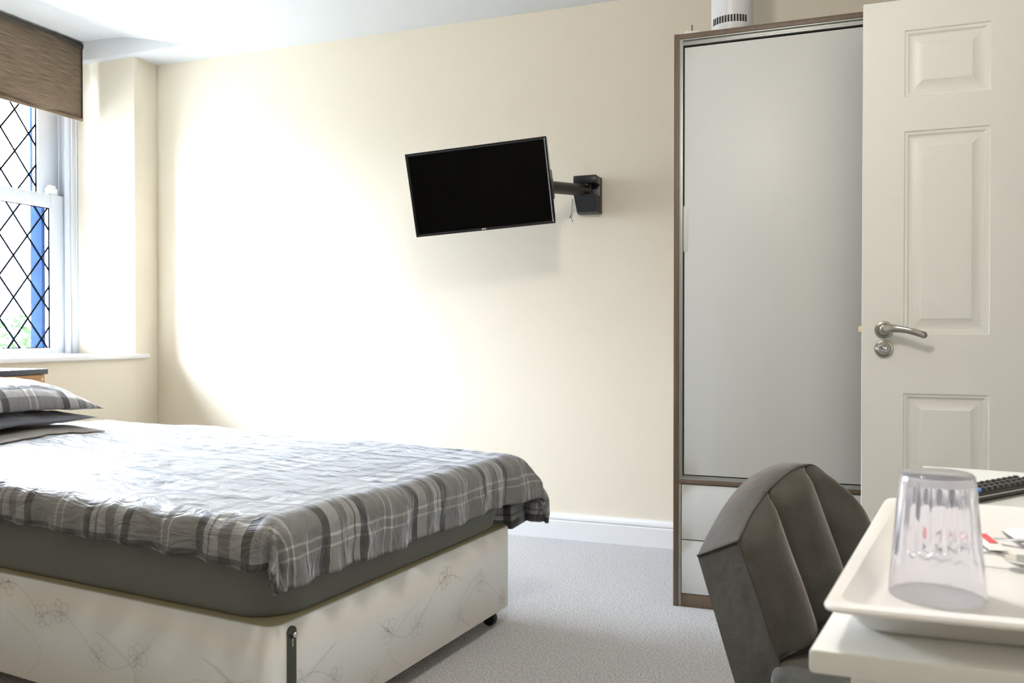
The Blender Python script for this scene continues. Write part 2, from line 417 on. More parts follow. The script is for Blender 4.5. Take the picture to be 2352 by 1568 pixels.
def window(n, y0, y1):
    root = tag(empty('window_%d' % n, (0, 0, 0)), kind='structure')
    bm = bmesh.new()
    box(bm, (-4.24, y1 - 0.042, 0.852), (-4.028, y1, 2.60), 0.002)            # box jambs
    box(bm, (-4.24, y0, 0.852), (-4.028, y0 + 0.042, 2.60), 0.002)
    box(bm, (-4.24, y0 + 0.04, 2.50), (-4.028, y1 - 0.04, 2.60), 0.002)
    box(bm, (-4.24, y0 + 0.04, 0.80), (-4.13, y1 - 0.04, 0.875), 0.002)
    for yy in (y1 - 0.058, y0 + 0.058):                                           # rounded staff bead
        tube(bm, [(-4.046, yy, 0.852), (-4.046, yy, 2.50)], 0.017, 14)
    for ya, yb in ((y1 - 0.062, y1 - 0.04), (y0 + 0.04, y0 + 0.062)):            # parting beads
        box(bm, (-4.112, ya, 0.86), (-4.104, yb, 2.5)); box(bm, (-4.165, ya, 0.86), (-4.155, yb, 2.5))
    fin('window_frame', bm, M['upvc'], root, smooth=True)
    sash(root, y0 + 0.06, y1 - 0.06, 0.855, 1.735, -4.082, 0.093, 0.093, 0.03, 0.075, (3.446, 1.381), 'lower_sash')
    sash(root, y0 + 0.06, y1 - 0.06, 1.70, 2.52, -4.135, 0.128, 0.128, 0.04, 0.06, (3.417, 1.837), 'upper_sash')
    bm = bmesh.new(); box(bm, (-4.10, y1 - 0.165, 1.735), (-4.066, y1 - 0.10, 1.775), 0.008, 3); box(bm, (-4.10, y1 - 0.15, 1.77), (-4.07, y1 - 0.11, 1.79), 0.006, 3)
    fin('sash_stop', bm, M['whiteplastic'], root, smooth=True)
    bm = bmesh.new(); box(bm, (-4.345, y1 - 0.050, 0.80), (-4.255, y1 + 0.03, 2.65), 0.004); box(bm, (-4.36, y0 - 0.03, 0.80), (-4.245, y0 + 0.03, 2.65), 0.004)
    fin('outer_reveal', bm, M['bluereveal'], root, smooth=True)
window(1, 2.40, 3.65)

# ------------------------------------------------------------------ roller blind
rb = empty('roller_blind', (-3.94, 2.62, 2.16), 0, 'brown woven roller blind half lowered over the sash window', 'blind')
def bl(v): return (v[0] + 3.94, v[1] - 2.62, v[2] - 2.16)
me = grid_mesh(4, 40, lambda i, j: bl((-3.932 + 0.004 * math.sin(j * .45), 2.42 + 1.172 * j / 40, 2.155 + (2.565 - 2.155) * i / 4)))
f = link('blind_fabric', me, M['blind'], rb, True)
sm = f.modifiers.new('thick', 'SOLIDIFY'); sm.thickness = 0.0015
bm = bmesh.new(); tube(bm, [bl((-3.95, 2.41, 2.566)), bl((-3.95, 3.602, 2.566))], 0.022, 20); fin('roller_tube', bm, M['blindbar'], rb, True)
bm = bmesh.new(); box(bm, bl((-3.938, 2.42, 2.148)), bl((-3.926, 3.594, 2.166)), 0.003); fin('bottom_bar', bm, M['blind'], rb, True)
bm = bmesh.new(); box(bm, bl((-3.935, 3.5905, 2.155)), bl((-3.929, 3.594, 2.56))); fin('side_hem', bm, M['blindbar'], rb)
# bead chain loop
bm = bmesh.new()
zb = 1.18; ya, yb = 3.565, 3.598; xc = -3.985
pts = [(xc, ya, 2.55 - k * 0.0065) for k in range(int((2.55 - zb) / 0.0065))]
pts += [(xc, (ya + yb) / 2 - (yb - ya) / 2 * math.cos(a), zb - 0.016 * math.sin(a)) for a in [PI * k / 8 for k in range(1, 8)]]
pts += [(xc, yb, zb + k * 0.0065) for k in range(int((2.55 - zb) / 0.0065))]
for p in pts:
    bmesh.ops.create_icosphere(bm, subdivisions=1, radius=0.0027, matrix=Matrix.Translation(bl(p)))
fin('bead_chain', bm, M['whiteplastic'], rb, True, None)

# garden bush outside the window
bu = empty('garden_bush', (-6.6, 4.95, 0.0), 0, 'bright green bush in the garden outside the leaded window', 'bush')
bm = bmesh.new()
for k in range(900):
    a = random.uniform(0, 2 * PI); h = random.uniform(0.35, 1.10); r = 0.5 * math.sqrt(random.random()) * (1.15 - 0.6 * abs(h - .7))
    c = Vector((r * math.cos(a), r * math.sin(a), h)); s = random.uniform(0.03, 0.06)
    d1 = Vector((random.uniform(-1, 1), random.uniform(-1, 1), random.uniform(-.4, 1))).normalized(); d2 = d1.orthogonal().normalized()
    bm.faces.new([bm.verts.new(c + v) for v in (-d1 * s, d2 * s * .5, d1 * s, -d2 * s * .5)])
tag(fin('foliage', bm, M['leaf'], bu), kind='stuff')
bm = bmesh.new()
for k in range(7):
    a = k * 0.9; tube(bm, [(0.04 * math.cos(a), 0.04 * math.sin(a), 0), (0.15 * math.cos(a), 0.15 * math.sin(a), 0.45), (0.3 * math.cos(a), 0.3 * math.sin(a), 0.8)], [0.014, 0.009, 0.004], 6)
fin('stem', bm, M['brown'], bu)
tag(B('garden_path', (-9, -2, -0.06), (-4.37, 8, 0.0), M['exterior']), kind='structure')

# ------------------------------------------------------------------ bed
A = R(6.3)
K = Vector((-1.142, 1.538, 0))
BL, BW = 2.06, 1.145                     # length (towards -u), width (towards +w)
BM = Matrix.Translation(K) @ Matrix.Rotation(-A, 4, 'Z')   # local x = u (foot direction), local y = w
def bedempty(name, label, cat, z=0.0, group=None):
    o = empty(name, (0, 0, 0), 0, label, cat, group); o.matrix_world = BM @ Matrix.Translation((0, 0, z)); return o
def rrect(x0, y0, x1, y1, r, n=8):
    out = []
    for cx, cy, a0 in ((x1 - r, y1 - r, 0), (x0 + r, y1 - r, 90), (x0 + r, y0 + r, 180), (x1 - r, y0 + r, 270)):
        for k in range(n + 1):
            a = R(a0 + 90 * k / n); out.append((cx + r * math.cos(a), cy + r * math.sin(a)))
    return out
def loft_rr(bm, levels, n=8, mi=0, cap=True):
    """levels: (inset, z, radius) on the bed rectangle"""
    rings = []
    for ins, z, r in levels:
        rings.append([bm.verts.new((x, y, z)) for x, y in rrect(-BL + ins, ins, -ins, BW - ins, max(r, 0.002), n)])
    for P, Q in zip(rings, rings[1:]):
        for k in range(len(P)): bm.faces.new((P[k], P[(k + 1) % len(P)], Q[(k + 1) % len(P)], Q[k])).material_index = mi
    if cap: bm.faces.new(rings[0][::-1]).material_index = mi; bm.faces.new(rings[-1]).material_index = mi
bed = bedempty('divan_bed', 'pale floral divan bed base standing on black castors beside the window', 'bed')
bm = bmesh.new()
loft_rr(bm, [(0.004, 0.052, 0.035), (0, 0.058, 0.04), (0, 0.315, 0.04), (0.003, 0.321, 0.038), (0.008, 0.322, 0.034)])
for f_ in bm.faces:
    if f_.normal.z > 0.9 or all(v.co.z > 0.3215 for v in f_.verts): f_.material_index = 1
fin('divan_base', bm, [M['divan'], M['ledge']], bed, True, 40)
# stitched vines and flowers on the ticking (foot end and near side)
def vines():
    bm = bmesh.new(); random.seed(3)
    def place(s, z, side):
        return Vector((0.0006, s, z)) if side == 'foot' else Vector((-s, -0.0006, z))
    def line(pts, side, wd=0.0016):
        for (a, b_) in zip(pts, pts[1:]):
            d = Vector((b_[0] - a[0], b_[1] - a[1]))
            if d.length < 1e-6: continue
            n = Vector((-d.y, d.x)).normalized() * wd / 2
            ps = [(a[0] + n.x, a[1] + n.y), (b_[0] + n.x, b_[1] + n.y), (b_[0] - n.x, b_[1] - n.y), (a[0] - n.x, a[1] - n.y)]
            if all(0.062 < p[1] < 0.312 and 0.045 < p[0] < (BW - .045 if side == 'foot' else BL - .05) for p in ps):
                bm.faces.new([bm.verts.new(place(*p, side)) for p in ps])
    def flower(c, r, rot, side):
        for k in range(5):
            a = rot + k * 2 * PI / 5; l = r * random.uniform(.8, 1.2); pts = []
            for q_ in range(13):
                t = q_ / 12 * 2 * PI; rad = l * (0.5 - 0.5 * math.cos(t)); off = 0.42 * l * math.sin(t)
                pts.append((c[0] + rad * math.cos(a) - off * math.sin(a), c[1] + rad * math.sin(a) + off * math.cos(a)))
            line(pts, side)
    for side, Lh in (('foot', BW), ('near', BL)):
        s = 0.02
        while s < Lh:
            z0 = random.choice((0.13, 0.2, 0.25)); pts = []
            for q_ in range(40):
                t = q_ / 39; pts.append((s + 0.42 * t, z0 + 0.055 * math.sin(2 * PI * t * 1.0 + s * 7)))
            line(pts, side)
            for t in (0.12, 0.45, 0.8):
                flower((s + 0.42 * t, z0 + 0.055 * math.sin(2 * PI * t + s * 7)), 0.033, random.uniform(0, 6), side)
            pts = [(s + 0.12 - 0.10 * math.sin(PI * t / 19) + 0.004 * t, 0.065 + 0.0085 * t) for t in range(20)]
            line(pts, side); s += 0.36
    return bm
fin('floral_stitching', vines(), M['vine'], bed)
# steel linking bar on the foot end
bm = bmesh.new(); box(bm, (0.0, 0.043, 0.02), (0.005, 0.071, 0.300), 0.0015)
lathe(bm, [(0.0, 0.0), (0.014, 0.0), (0.014, 0.005), (0.0, 0.005)], 24, Matrix.Translation((0, 0.057, 0.300)) @ Matrix.Rotation(R(90), 4, 'Y'))
lb = fin('linking_bar', bm, M['barmetal'], bed, True); lb['label'] = 'dark grey metal linking bar'
bm = bmesh.new(); lathe(bm, [(0, 0.012), (0.004, 0.0115), (0.0065, 0.008), (0.0065, 0.0)], 20, Matrix.Translation((0.005, 0.058, 0.296)) @ Matrix.Rotation(R(90), 4, 'Y'))
box(bm, (0.005, 0.055, 0.268), (0.0062, 0.059, 0.286), 0.0005)
fin('bar_screw', bm, M['chrome'], lb, True)
for (u, w_) in ((-0.04, 1.06), (-0.06, 0.12), (-1.98, 1.06), (-1.98, 0.12)):
    bm = bmesh.new(); lathe(bm, [(0, -0.012), (0.022, -0.012), (0.026, -0.006), (0.026, 0.006), (0.022, 0.012), (0, 0.012)], 24, Matrix.Translation((u, w_, 0.026)) @ Matrix.Rotation(R(90), 4, 'X'))
    box(bm, (u - 0.008, w_ - 0.016, 0.03), (u + 0.008, w_ + 0.016, 0.054), 0.003)
    fin('castor', bm, M['blackplastic'], bed, True)

mt = bedempty('mattress', 'mattress in a plain dark grey fitted sheet on the floral divan', 'mattress', 0.322)
mt.matrix_world = BM @ Matrix.Translation((0.006, 0, 0.322))
bm = bmesh.new()
lv = []
for k in range(7): a = k / 6 * PI / 2; lv.append((0.022 + 0.022 * (1 - math.sin(a)), 0.022 - 0.022 * math.cos(a), 0.11))
lv += [(0.012, 0.06, 0.12), (0.008, 0.11, 0.12), (0.012, 0.155, 0.12)]
for k in range(7): a = k / 6 * PI / 2; lv.append((0.016 + 0.03 * (1 - math.cos(a)), 0.175 + 0.03 * math.sin(a), 0.12))
loft_rr(bm, lv, 12)
fin('fitted_sheet', bm, M['mattress'], mt, True, 60)

# duvet: a cloth sheet laid over the mattress, bent round its edges, with gathered hems
def fbm(x, y, z=0.0, o=4):
    v = 0; a = 1; f = 1
    for _ in range(o):
        v += a * noise.noise(Vector((x * f, y * f, z))); a *= .5; f *= 2
    return v
def ridge(x, y, z):
    return 1 - abs(noise.noise(Vector((x, y, z)))) * 2
def duvet():
    a0, a1 = -BL + 0.05, 0.162       # cloth extent in u
    b0, b1 = -0.105, BW + 0.27      # cloth extent in w
    nu, nv = 250, 170
    r = 0.055                        # bend radius
    ix0, ix1, iy0, iy1 = -BL - 1, -0.028, 0.03, BW - 0.03
    def f(i, j):
        a = a0 + (a1 - a0) * i / nu; b = b0 + (b1 - b0) * j / nv
        foot_extra = 0.02 * math.sin(b * 9 + 1) + (0.03 if b < 0.22 else 0) * 0
        # local shortening of the hems makes them uneven
        ac = min(a, ix1); bc = min(max(b, iy0), iy1)
        dx, dy = a - ac, b - bc
        d = math.hypot(dx, dy)
        top = 0.562 + 0.028 * min(1, max(0, -a / 1.9)) + 0.014 * fbm(a * 2.2, b * 2.2, 3, 2)
        # creases on the top
        edge = min(1.0, max(0.0, (0.5 + a * -1) * 1.0)) if a < 0 else 0.5
        cr = max(0, ridge(a * 5 + b * 2.5, b * 10 - a * 3, 1.3) - .55) * 0.006 + 0.0016 * fbm(a * 16, b * 22, 7, 3)
        cr += 0.006 * max(0, ridge(a * 2.0 - b * 3.2, b * 3 + a, 5.1) - .5)
        top += cr
        if d < 1e-6:
            return (a, b, top)
        nx, ny = dx / d, dy / d
        if d < r * PI / 2:
            t = d / r; h = r * math.sin(t); v = r * (1 - math.cos(t))
        else:
            e = d - r * PI / 2; h = r + 0.10 * e; v = r + e * 0.985
        # tangent coordinate for gathers
        s = (b if abs(dx) > abs(dy) else a) + 0.06 * math.atan2(ny, nx)
        k = min(1, d / 0.16)
        near = 1.0 if (dy < 0 and abs(dy) > abs(dx)) else 0.55
        gath = k * k * near * (0.010 * math.sin(s * 47 + 3 * noise.noise(Vector((s * 3, 0, 2)))) + 0.016 * noise.noise(Vector((s * 11, v * 5, 4))))
        h += gath + 0.004 * fbm(s * 30, v * 24, 9, 2) * k
        ang = math.atan2(ny, nx)
        corner = 4 * nx * nx * ny * ny                        # 1 on the diagonals
        h += 0.018 * corner * math.sin(ang * 14) * k
        v *= 1.0 - 0.20 * corner
        puff = 0.010 * math.sin(min(1, d / (r * PI)) * PI)
        h += puff
        if dx > 0 and b > BW - 0.1:                               # far foot corner kicks outwards
            q_ = min(1, (b - BW + 0.1) / 0.25); h += 0.10 * q_ * k
            v *= 1.0 - 0.04 * q_
        # hem unevenness
        z = top - v * (1 - 0.0 * corner) + k * 0.008 * noise.noise(Vector((s * 6, 3, 8)))
        return (ac + nx * h, bc + ny * h, z)
    def uv(i, j):
        a = a0 + (a1 - a0) * i / nu; b = b0 + (b1 - b0) * j / nv
        return (-a - 0.03 + 3.75 + 0.0, b - 0.12 + 3.75)
    return grid_mesh(nu, nv, f, uv, 'duvet')
dv = link('duvet', duvet(), M['plaid'], None, True)
dv.matrix_world = BM
tag(dv, 'grey plaid duvet spread over the mattress with rumpled overhanging hems', 'duvet')
sm = dv.modifiers.new('thick', 'SOLIDIFY'); sm.thickness = 0.012; sm.offset = -1

def pillow(name, label, cu, cw, z, lu, lw, th, m, rot=0.0, sag=0.0, tilt=0.0, seed=0):
    nu, nv = 44, 60; vs = []; fs = []; uvs = []
    for side in (1, -1):
        for i in range(nu + 1):
            for j in range(nv + 1):
                x = -1 + 2 * i / nu; y = -1 + 2 * j / nv
                ex = 1 - abs(x) ** 2.6; ey = 1 - abs(y) ** 2.6
                h = max(0, ex) ** 0.55 * max(0, ey) ** 0.55
                pin = 1 - 0.045 * (1 - abs(y) ** 2 ) * abs(x) ** 6 ; pin2 = 1 - 0.05 * (1 - x * x) * abs(y) ** 6
                zz = h * (th if side > 0 else -0.018)
                zz += h * 0.010 * fbm(x * 2.5, y * 3.5, seed, 3) + 0.006 * h * ridge(x * 2 + y, y * 5 - x * 2, seed + .5)
                vs.append((x * lu / 2 * pin, y * lw / 2 * pin2, zz + tilt * x + sag * (y * y)))
                uvs.append((x * lu / 2 + .11 + seed, y * lw / 2 + .06 + seed))
    n = (nu + 1) * (nv + 1)
    for s_ in (0, 1):
        for i in range(nu):
            for j in range(nv):
                a = s_ * n + i * (nv + 1) + j; q_ = (a, a + nv + 1, a + nv + 2, a + 1); fs.append(q_ if s_ == 0 else q_[::-1])
    me = bpy.data.meshes.new(name); me.from_pydata(vs, [], fs)
    ul = me.uv_layers.new(name='UVMap')
    for l in me.loops: ul.data[l.index].uv = uvs[l.vertex_index]
    bm = bmesh.new(); bm.from_mesh(me); bmesh.ops.remove_doubles(bm, verts=bm.verts, dist=1e-5); bmesh.ops.recalc_face_normals(bm, faces=bm.faces); bm.to_mesh(me); bm.free()
    o = link(name, me, m, None, True)
    o.matrix_world = BM @ Matrix.Translation((cu, cw, z)) @ Matrix.Rotation(rot, 4, 'Z')
    return tag(o, label, 'pillow', 'pillows stacked at the head of the bed')
pillow('pillow', 'flat slate grey pillow under the plaid pillow at the bed head', -1.905, 0.49, 0.635, 0.45, 0.70, 0.030, M['lowpillow'], 0, 0.0, 0.0, 2)
pillow('pillow', 'plump grey plaid pillow lying on top of the slate grey pillow', -1.91, 0.51, 0.697, 0.45, 0.71, 0.098, M['plaidcase'], 0.0, -0.022, -0.008, 5)
# beige cloth with wavy edge beneath the pillows
def clothfn(i, j):
    b = -0.05 + 0.84 * j / 60; e = -1.50 - 0.10 * (b / 0.8) + 0.012 * abs(math.sin(b * 34)) + 0.01 * math.sin(b * 9)
    a = -2.02 + (e + 2.02) * i / 24
    top = 0.562 + 0.028 * min(1, -a / 1.9) + 0.014 * fbm(a * 2.2, b * 2.2, 3, 2)
    top += max(0, ridge(a * 5 + b * 2.5, b * 10 - a * 3, 1.3) - .55) * 0.006 + 0.006 * max(0, ridge(a * 2.0 - b * 3.2, b * 3 + a, 5.1) - .5)
    return (a, b, top + 0.0075)
cl = link('folded_cloth', grid_mesh(24, 60, clothfn), M['cloth_beige'], None, True); cl.matrix_world = BM
cl.modifiers.new('thick', 'SOLIDIFY').thickness = 0.004
tag(cl, 'beige striped cloth with a wavy edge lying under the pillows', 'cloth')

# ------------------------------------------------------------------ bedside cabinet
cb = empty('bedside_cabinet', (-3.43, 2.48, 0), 0, 'orange wood bedside cabinet with black edged top below the window sill', 'cabinet')
bm = bmesh.new(); box(bm, (-0.165, -0.305, 0.0), (0.165, 0.295, 0.785), 0.002); fin('carcass', bm, M['headwood'], cb, True)
bm = bmesh.new(); box(bm, (-0.17, -0.315, 0.787), (0.176, 0.303, 0.810), 0.002)
bm.faces.ensure_lookup_table()
for f_ in bm.faces: f_.material_index = 1 if f_.normal.z > 0.9 else 0
fin('cabinet_top', bm, [M['edgeblack'], M['laminwhite']], cb, True)
for k in range(3):
    bm = bmesh.new(); z0 = 0.06 + k * 0.24; box(bm, (0.165, -0.295, z0), (0.178, 0.285, z0 + 0.225), 0.002); d = fin('drawer', bm, M['headwood'], cb, True)
    bm = bmesh.new(); tube(bm, [(0.178 + 0.024 * math.sin(t * PI / 10), 0.03 + 0.05 * math.cos(t * PI / 10), z0 + 0.18) for t in range(11)], 0.0045, 8); fin('drawer_handle', bm, M['chrome'], d, True)
bm = bmesh.new(); lathe(bm, [(0, 0.004), (0.005, 0.003), (0.006, 0)], 12, Matrix.Translation((0.178, 0.268, 0.765)) @ Matrix.Rotation(R(90), 4, 'Y')); fin('screw_cap', bm, M['whiteplastic'], cb, True)

# ------------------------------------------------------------------ wardrobe
WX0, WX1, WYF, WYB, WH = -0.533, 0.66, 3.015, 3.78, 2.02
wr = empty('wardrobe', ((WX0 + WX1) / 2, (WYF + WYB) / 2, 0), 0, 'tall sliding door wardrobe with white panels and brown wood edges', 'wardrobe')
ox, oy = (WX0 + WX1) / 2, (WYF + WYB) / 2
def WB(name, lo, hi, m, parent=None, bevel=0.001, label=None):
    bm = bmesh.new(); box(bm, (lo[0] - ox, lo[1] - oy, lo[2]), (hi[0] - ox, hi[1] - oy, hi[2]), bevel)
    o = fin(name, bm, m, parent or wr, True)
    if label: o['label'] = label
    return o
WB('side_panel', (WX0, WYF, 0.0), (WX0 + 0.018, WYB, WH + 0.001), M['brown'])
WB('side_panel', (WX1 - 0.018, WYF, 0.0), (WX1, WYB, WH + 0.001), M['brown'])
WB('top_panel', (WX0 + 0.018, WYF, WH - 0.018), (WX1 - 0.018, WYB, WH), M['brown'])
WB('divider_shelf', (WX0 + 0.018, WYF, 0.437), (WX1 - 0.018, WYB, 0.451), M['brown'])
WB('plinth', (WX0 + 0.018, WYF + 0.004, 0.0), (WX1 - 0.018, WYF + 0.022, 0.045), M['brown'])
WB('back_panel', (WX0 + 0.018, WYB - 0.012, 0.04), (WX1 - 0.018, WYB, WH - 0.018), M['panel'])
bm = bmesh.new()
def wbox(lo, hi, bev=0.0008): box(bm, (lo[0] - ox, lo[1] - oy, lo[2]), (hi[0] - ox, hi[1] - oy, hi[2]), bev)
zt = WH - 0.018
wbox((WX0 + 0.018, WYF + 0.002, zt - 0.005), (WX1 - 0.018, WYF + 0.07, zt))        # top track: two fins and a groove
wbox((WX0 + 0.018, WYF + 0.010, zt - 0.016), (WX1 - 0.018, WYF + 0.018, zt - 0.004))
wbox((WX0 + 0.018, WYF + 0.004, zt - 0.022), (WX1 - 0.018, WYF + 0.022, zt - 0.015))
wbox((WX0 + 0.018, WYF + 0.002, 0.451), (WX1 - 0.018, WYF + 0.022, 0.457)); wbox((WX0 + 0.018, WYF + 0.010, 0.456), (WX1 - 0.018, WYF + 0.018, 0.464))
wbox((WX0 + 0.018, WYF + 0.003, 0.452), (WX0 + 0.031, WYF + 0.03, zt - 0.004)); wbox((WX0 + 0.018, WYF + 0.003, 0.0), (WX0 + 0.027, WYF + 0.03, 0.437))
fin('sliding_track', bm, M['alu'], wr, True)['label'] = 'aluminium door track and edge trim'
WB('shadow_gap', (WX0 + 0.03, WYF + 0.026, 0.04), (WX1 - 0.02, WYF + 0.028, zt - 0.003), M['dark'])
sd = WB('sliding_door', (WX0 + 0.036, WYF + 0.008, 0.468), (0.12, WYF + 0.026, zt - 0.029), M['panel'])
bm = bmesh.new(); wbox((WX0 + 0.0325, WYF + 0.006, 1.256), (WX0 + 0.049, WYF + 0.0095, 1.416), 0.0012)
fin('door_pull', bm, M['panel'], sd, True)
WB('sliding_door', (0.10, WYF + 0.03, 0.468), (WX1 - 0.02, WYF + 0.046, zt - 0.02), M['panel'])
WB('drawer', (WX0 + 0.0285, WYF + 0.006, 0.239), (WX1 - 0.021, WYF + 0.024, 0.434), M['panel'])
WB('drawer', (WX0 + 0.0285, WYF + 0.006, 0.047), (WX1 - 0.021, WYF + 0.024, 0.2355), M['panel'])

# white fan heater on the wardrobe
hx, hy = -0.372, 3.36
ht = empty('tower_heater', (hx, hy, WH), 0, 'white cylindrical vented heater standing on top of the wardrobe', 'heater')
bm = bmesh.new(); lathe(bm, [(0, 0), (0.074, 0), (0.078, 0.006), (0.078, 0.40), (0.074, 0.415), (0.0, 0.42)], 64); fin('heater_body', bm, M['whiteplastic'], ht, True, 40)
bm = bmesh.new()
for k in range(13):
    a = R(-90 - 20.8 + 4 - 36 + 8.2 * k) ; s = 0.0035
    t = Vector((-math.sin(a), math.cos(a), 0)); n = Vector((math.cos(a), math.sin(a), 0))
    c = n * 0.0778
    vs = [bm.verts.new(c + t * sx * s + Vector((0, 0, z)) + n * e) for e in (0.0, 0.0012) for sx, z in ((-1, 0.118), (1, 0.118), (1, 0.144), (-1, 0.144))]
    for q_ in ((0, 1, 2, 3), (4, 5, 6, 7), (0, 1, 5, 4), (1, 2, 6, 5), (2, 3, 7, 6), (3, 0, 4, 7)): bm.faces.new([vs[i] for i in q_])
fin('vent_slots', bm, M['dark'], ht)['label'] = 'row of dark vent slots'
def on_heater(deg, z, e=0.0):
    a = R(-110.8 + deg); return Vector((0.078 * math.cos(a) * (1 + e), 0.078 * math.sin(a) * (1 + e), z))
bm = bmesh.new()
g = [[bm.verts.new(on_heater(6 + 34 * i / 8, 0.048 + 0.045 * j, 0.008)) for j in (0, 1)] for i in range(9)]
for i in range(8): bm.faces.new((g[i][0], g[i + 1][0], g[i + 1][1], g[i][1]))
fin('rating_sticker', bm, mat('sticker', (0.55, 0.55, 0.53), 0.5), ht, True)
bm = bmesh.new(); bmesh.ops.create_uvsphere(bm, u_segments=12, v_segments=8, radius=0.004, matrix=Matrix.Translation(on_heater(-24, 0.072))); fin('screw', bm, M['steel'], ht, True)
# plug lying pins up
pg = empty('mains_plug', (-0.487, 3.12, WH), R(10), 'white mains plug lying pins up on the wardrobe left of the heater', 'plug')
bm = bmesh.new(); box(bm, (-0.026, -0.024, 0.0), (0.026, 0.024, 0.037), 0.006, 3); tube(bm, [(0.0, 0.02, 0.012), (-0.002, 0.06, 0.006), (0.01, 0.16, 0.004), (0.004, 0.30, 0.004)], 0.0035, 8); fin('plug_body', bm, M['whiteplastic'], pg, True)
for x, y, s in ((-0.011, 0.0, 0), (0.011, 0.0, 0)):
    bm = bmesh.new(); box(bm, (x * 1.6 - 0.0032, 0.004, 0.037), (x * 1.6 + 0.0032, 0.008, 0.052), 0.0006); fin('plug_pin', bm, M['brass'], pg, True)
bm = bmesh.new(); box(bm, (-0.002, -0.014, 0.037), (0.002, -0.006, 0.060), 0.0006); fin('plug_pin', bm, M['blackplastic'], pg, True)['label'] = 'long black earth pin'

# ------------------------------------------------------------------ open door
DX, DY, DW, DT, DZ0, DZ1 = 0.080, 2.856, 0.838, 0.040, 0.010, 1.985
door = tag(empty('door_1', (DX, DY, 0)), kind='structure')
bm = bmesh.new()
xs = [0, 0.117, 0.350, 0.488, 0.721, DW]; zs = [DZ0, 0.24, 0.784, 0.964, 1.584, 1.687, 1.891, DZ1]
def face(vs): bm.faces.new([bm.verts.new(v) for v in vs])
for sy in (0, 1):
    yb = 0.0 if sy == 0 else DT; sgn = 1 if sy == 0 else -1
    for i in range(5):
        for j in range(7):
            x0, x1, z0, z1 = xs[i], xs[i + 1], zs[j], zs[j + 1]
            if i in (1, 3) and j in (1, 3, 5):
                rings = []
                for ins, dep in ((0, 0), (0.003, 0.004), (0.010, 0.0055), (0.016, 0.0105), (0.020, 0.0115), (0.024, 0.0112), (0.044, 0.0035), (0.049, 0.0008), (0.053, 0.0006)):
                    y = yb + sgn * dep
                    rings.append([(x0 + ins, y, z0 + ins), (x1 - ins, y, z0 + ins), (x1 - ins, y, z1 - ins), (x0 + ins, y, z1 - ins)])
                for P, Q in zip(rings, rings[1:]):
                    for k in range(4): face((P[k], P[(k + 1) % 4], Q[(k + 1) % 4], Q[k]))
                face(rings[-1])
            else:
                face(((x0, yb, z0), (x1, yb, z0), (x1, yb, z1), (x0, yb, z1)))
for (xa, za), (xb, zb_) in (((0, DZ0), (DW, DZ0)), ((DW, DZ0), (DW, DZ1)), ((DW, DZ1), (0, DZ1)), ((0, DZ1), (0, DZ0))):
    face(((xa, 0, za), (xb, 0, zb_), (xb, DT, zb_), (xa, DT, za)))
bmesh.ops.remove_doubles(bm, verts=bm.verts, dist=1e-5)
fin('door_leaf', bm, M['doorpaint'], door, True, 22)
def rose(z, prof):
    bm = bmesh.new(); lathe(bm, prof, 48, Matrix.Translation((0.062, 0, z)) @ Matrix.Rotation(R(90), 4, 'X')); return bm
RP = [(0.0265, 0.0), (0.0268, 0.004), (0.0255, 0.0075), (0.020, 0.009), (0.019, 0.0075), (0.0165, 0.0072), (0.0155, 0.010), (0.0, 0.010)]
h = fin('door_handle', rose(0.979, RP), M['steel'], door, True, 50)
bm = bmesh.new()
tube(bm, [(0.062, -0.008, 0.979), (0.062, -0.045, 0.979)], 0.009, 20)
path = []; rad = []
for k in range(25):
    t = k / 24; x = 0.050 + 0.128 * t
    z = 0.981 + 0.004 * math.sin(t * PI) - 0.022 * t ** 1.8
    y = -0.050 + 0.006 * math.sin(t * 2 * PI)
    path.append((x, y, z)); 
    wz = 0.0095 * (1 - t) ** 1.1 + 0.0052 + 0.0058 * max(0, (t - .45) / .55) ** 1.5
    cap_ = math.sqrt(max(0.02, 1 - max(0, (t - .93) / .075) ** 2)) * math.sqrt(max(0.02, 1 - max(0, (0.06 - t) / 0.065) ** 2))
    rad.append((0.0065 * cap_ * (1 - .35 * t), wz * cap_))
tube(bm, path, rad, 20)
fin('lever', bm, M['steel'], h, True, 60)
h2 = fin('thumb_turn', rose(0.921, RP[:4] + [(0.019, 0.006), (0.0, 0.005)]), M['steel'], door, True, 50)
bm = bmesh.new(); bmesh.ops.create_uvsphere(bm, u_segments=28, v_segments=16, radius=1.0, matrix=Matrix.Translation((0.063, -0.017, 0.921)) @ Matrix.Diagonal((0.016, 0.012, 0.0105, 1)))
tube(bm, [(0.055, -0.022, 0.921), (0.045, -0.029, 0.921), (0.039, -0.033, 0.921)], [0.0085, 0.0062, 0.0045], 16)
fin('turn_knob', bm, M['chrome'], h2, True, 60)
bm = bmesh.new(); box(bm, (-0.0095, 0.013, 0.972), (0.0, 0.027, 0.990), 0.0015); fin('latch_bolt', bm, M['cream_plastic'], door, True)
for z in (0.25, 1.0, 1.75):
    bm = bmesh.new(); tube(bm, [(DW + 0.003, DT - 0.002, z - 0.04), (DW + 0.003, DT - 0.002, z + 0.04)], 0.005, 12); fin('hinge', bm, M['steel'], door, True)

# ------------------------------------------------------------------ television on its arm
tv = bpy.data.objects.new('television', None); COL.objects.link(tv)
tag(tv, 'black flat screen television on a swivel arm on the cream wall', 'television')
tv.location = (-1.403, 3.30, 1.577)
TR = Matrix.Rotation(R(6.8), 4, 'Z') @ Matrix.Rotation(R(12.3), 4, 'X') @ Matrix.Rotation(R(-4.0), 4, 'Y')
tv.rotation_euler = TR.to_euler()
TW, TH = 0.618, 0.355
bm = bmesh.new(); bz = 0.011
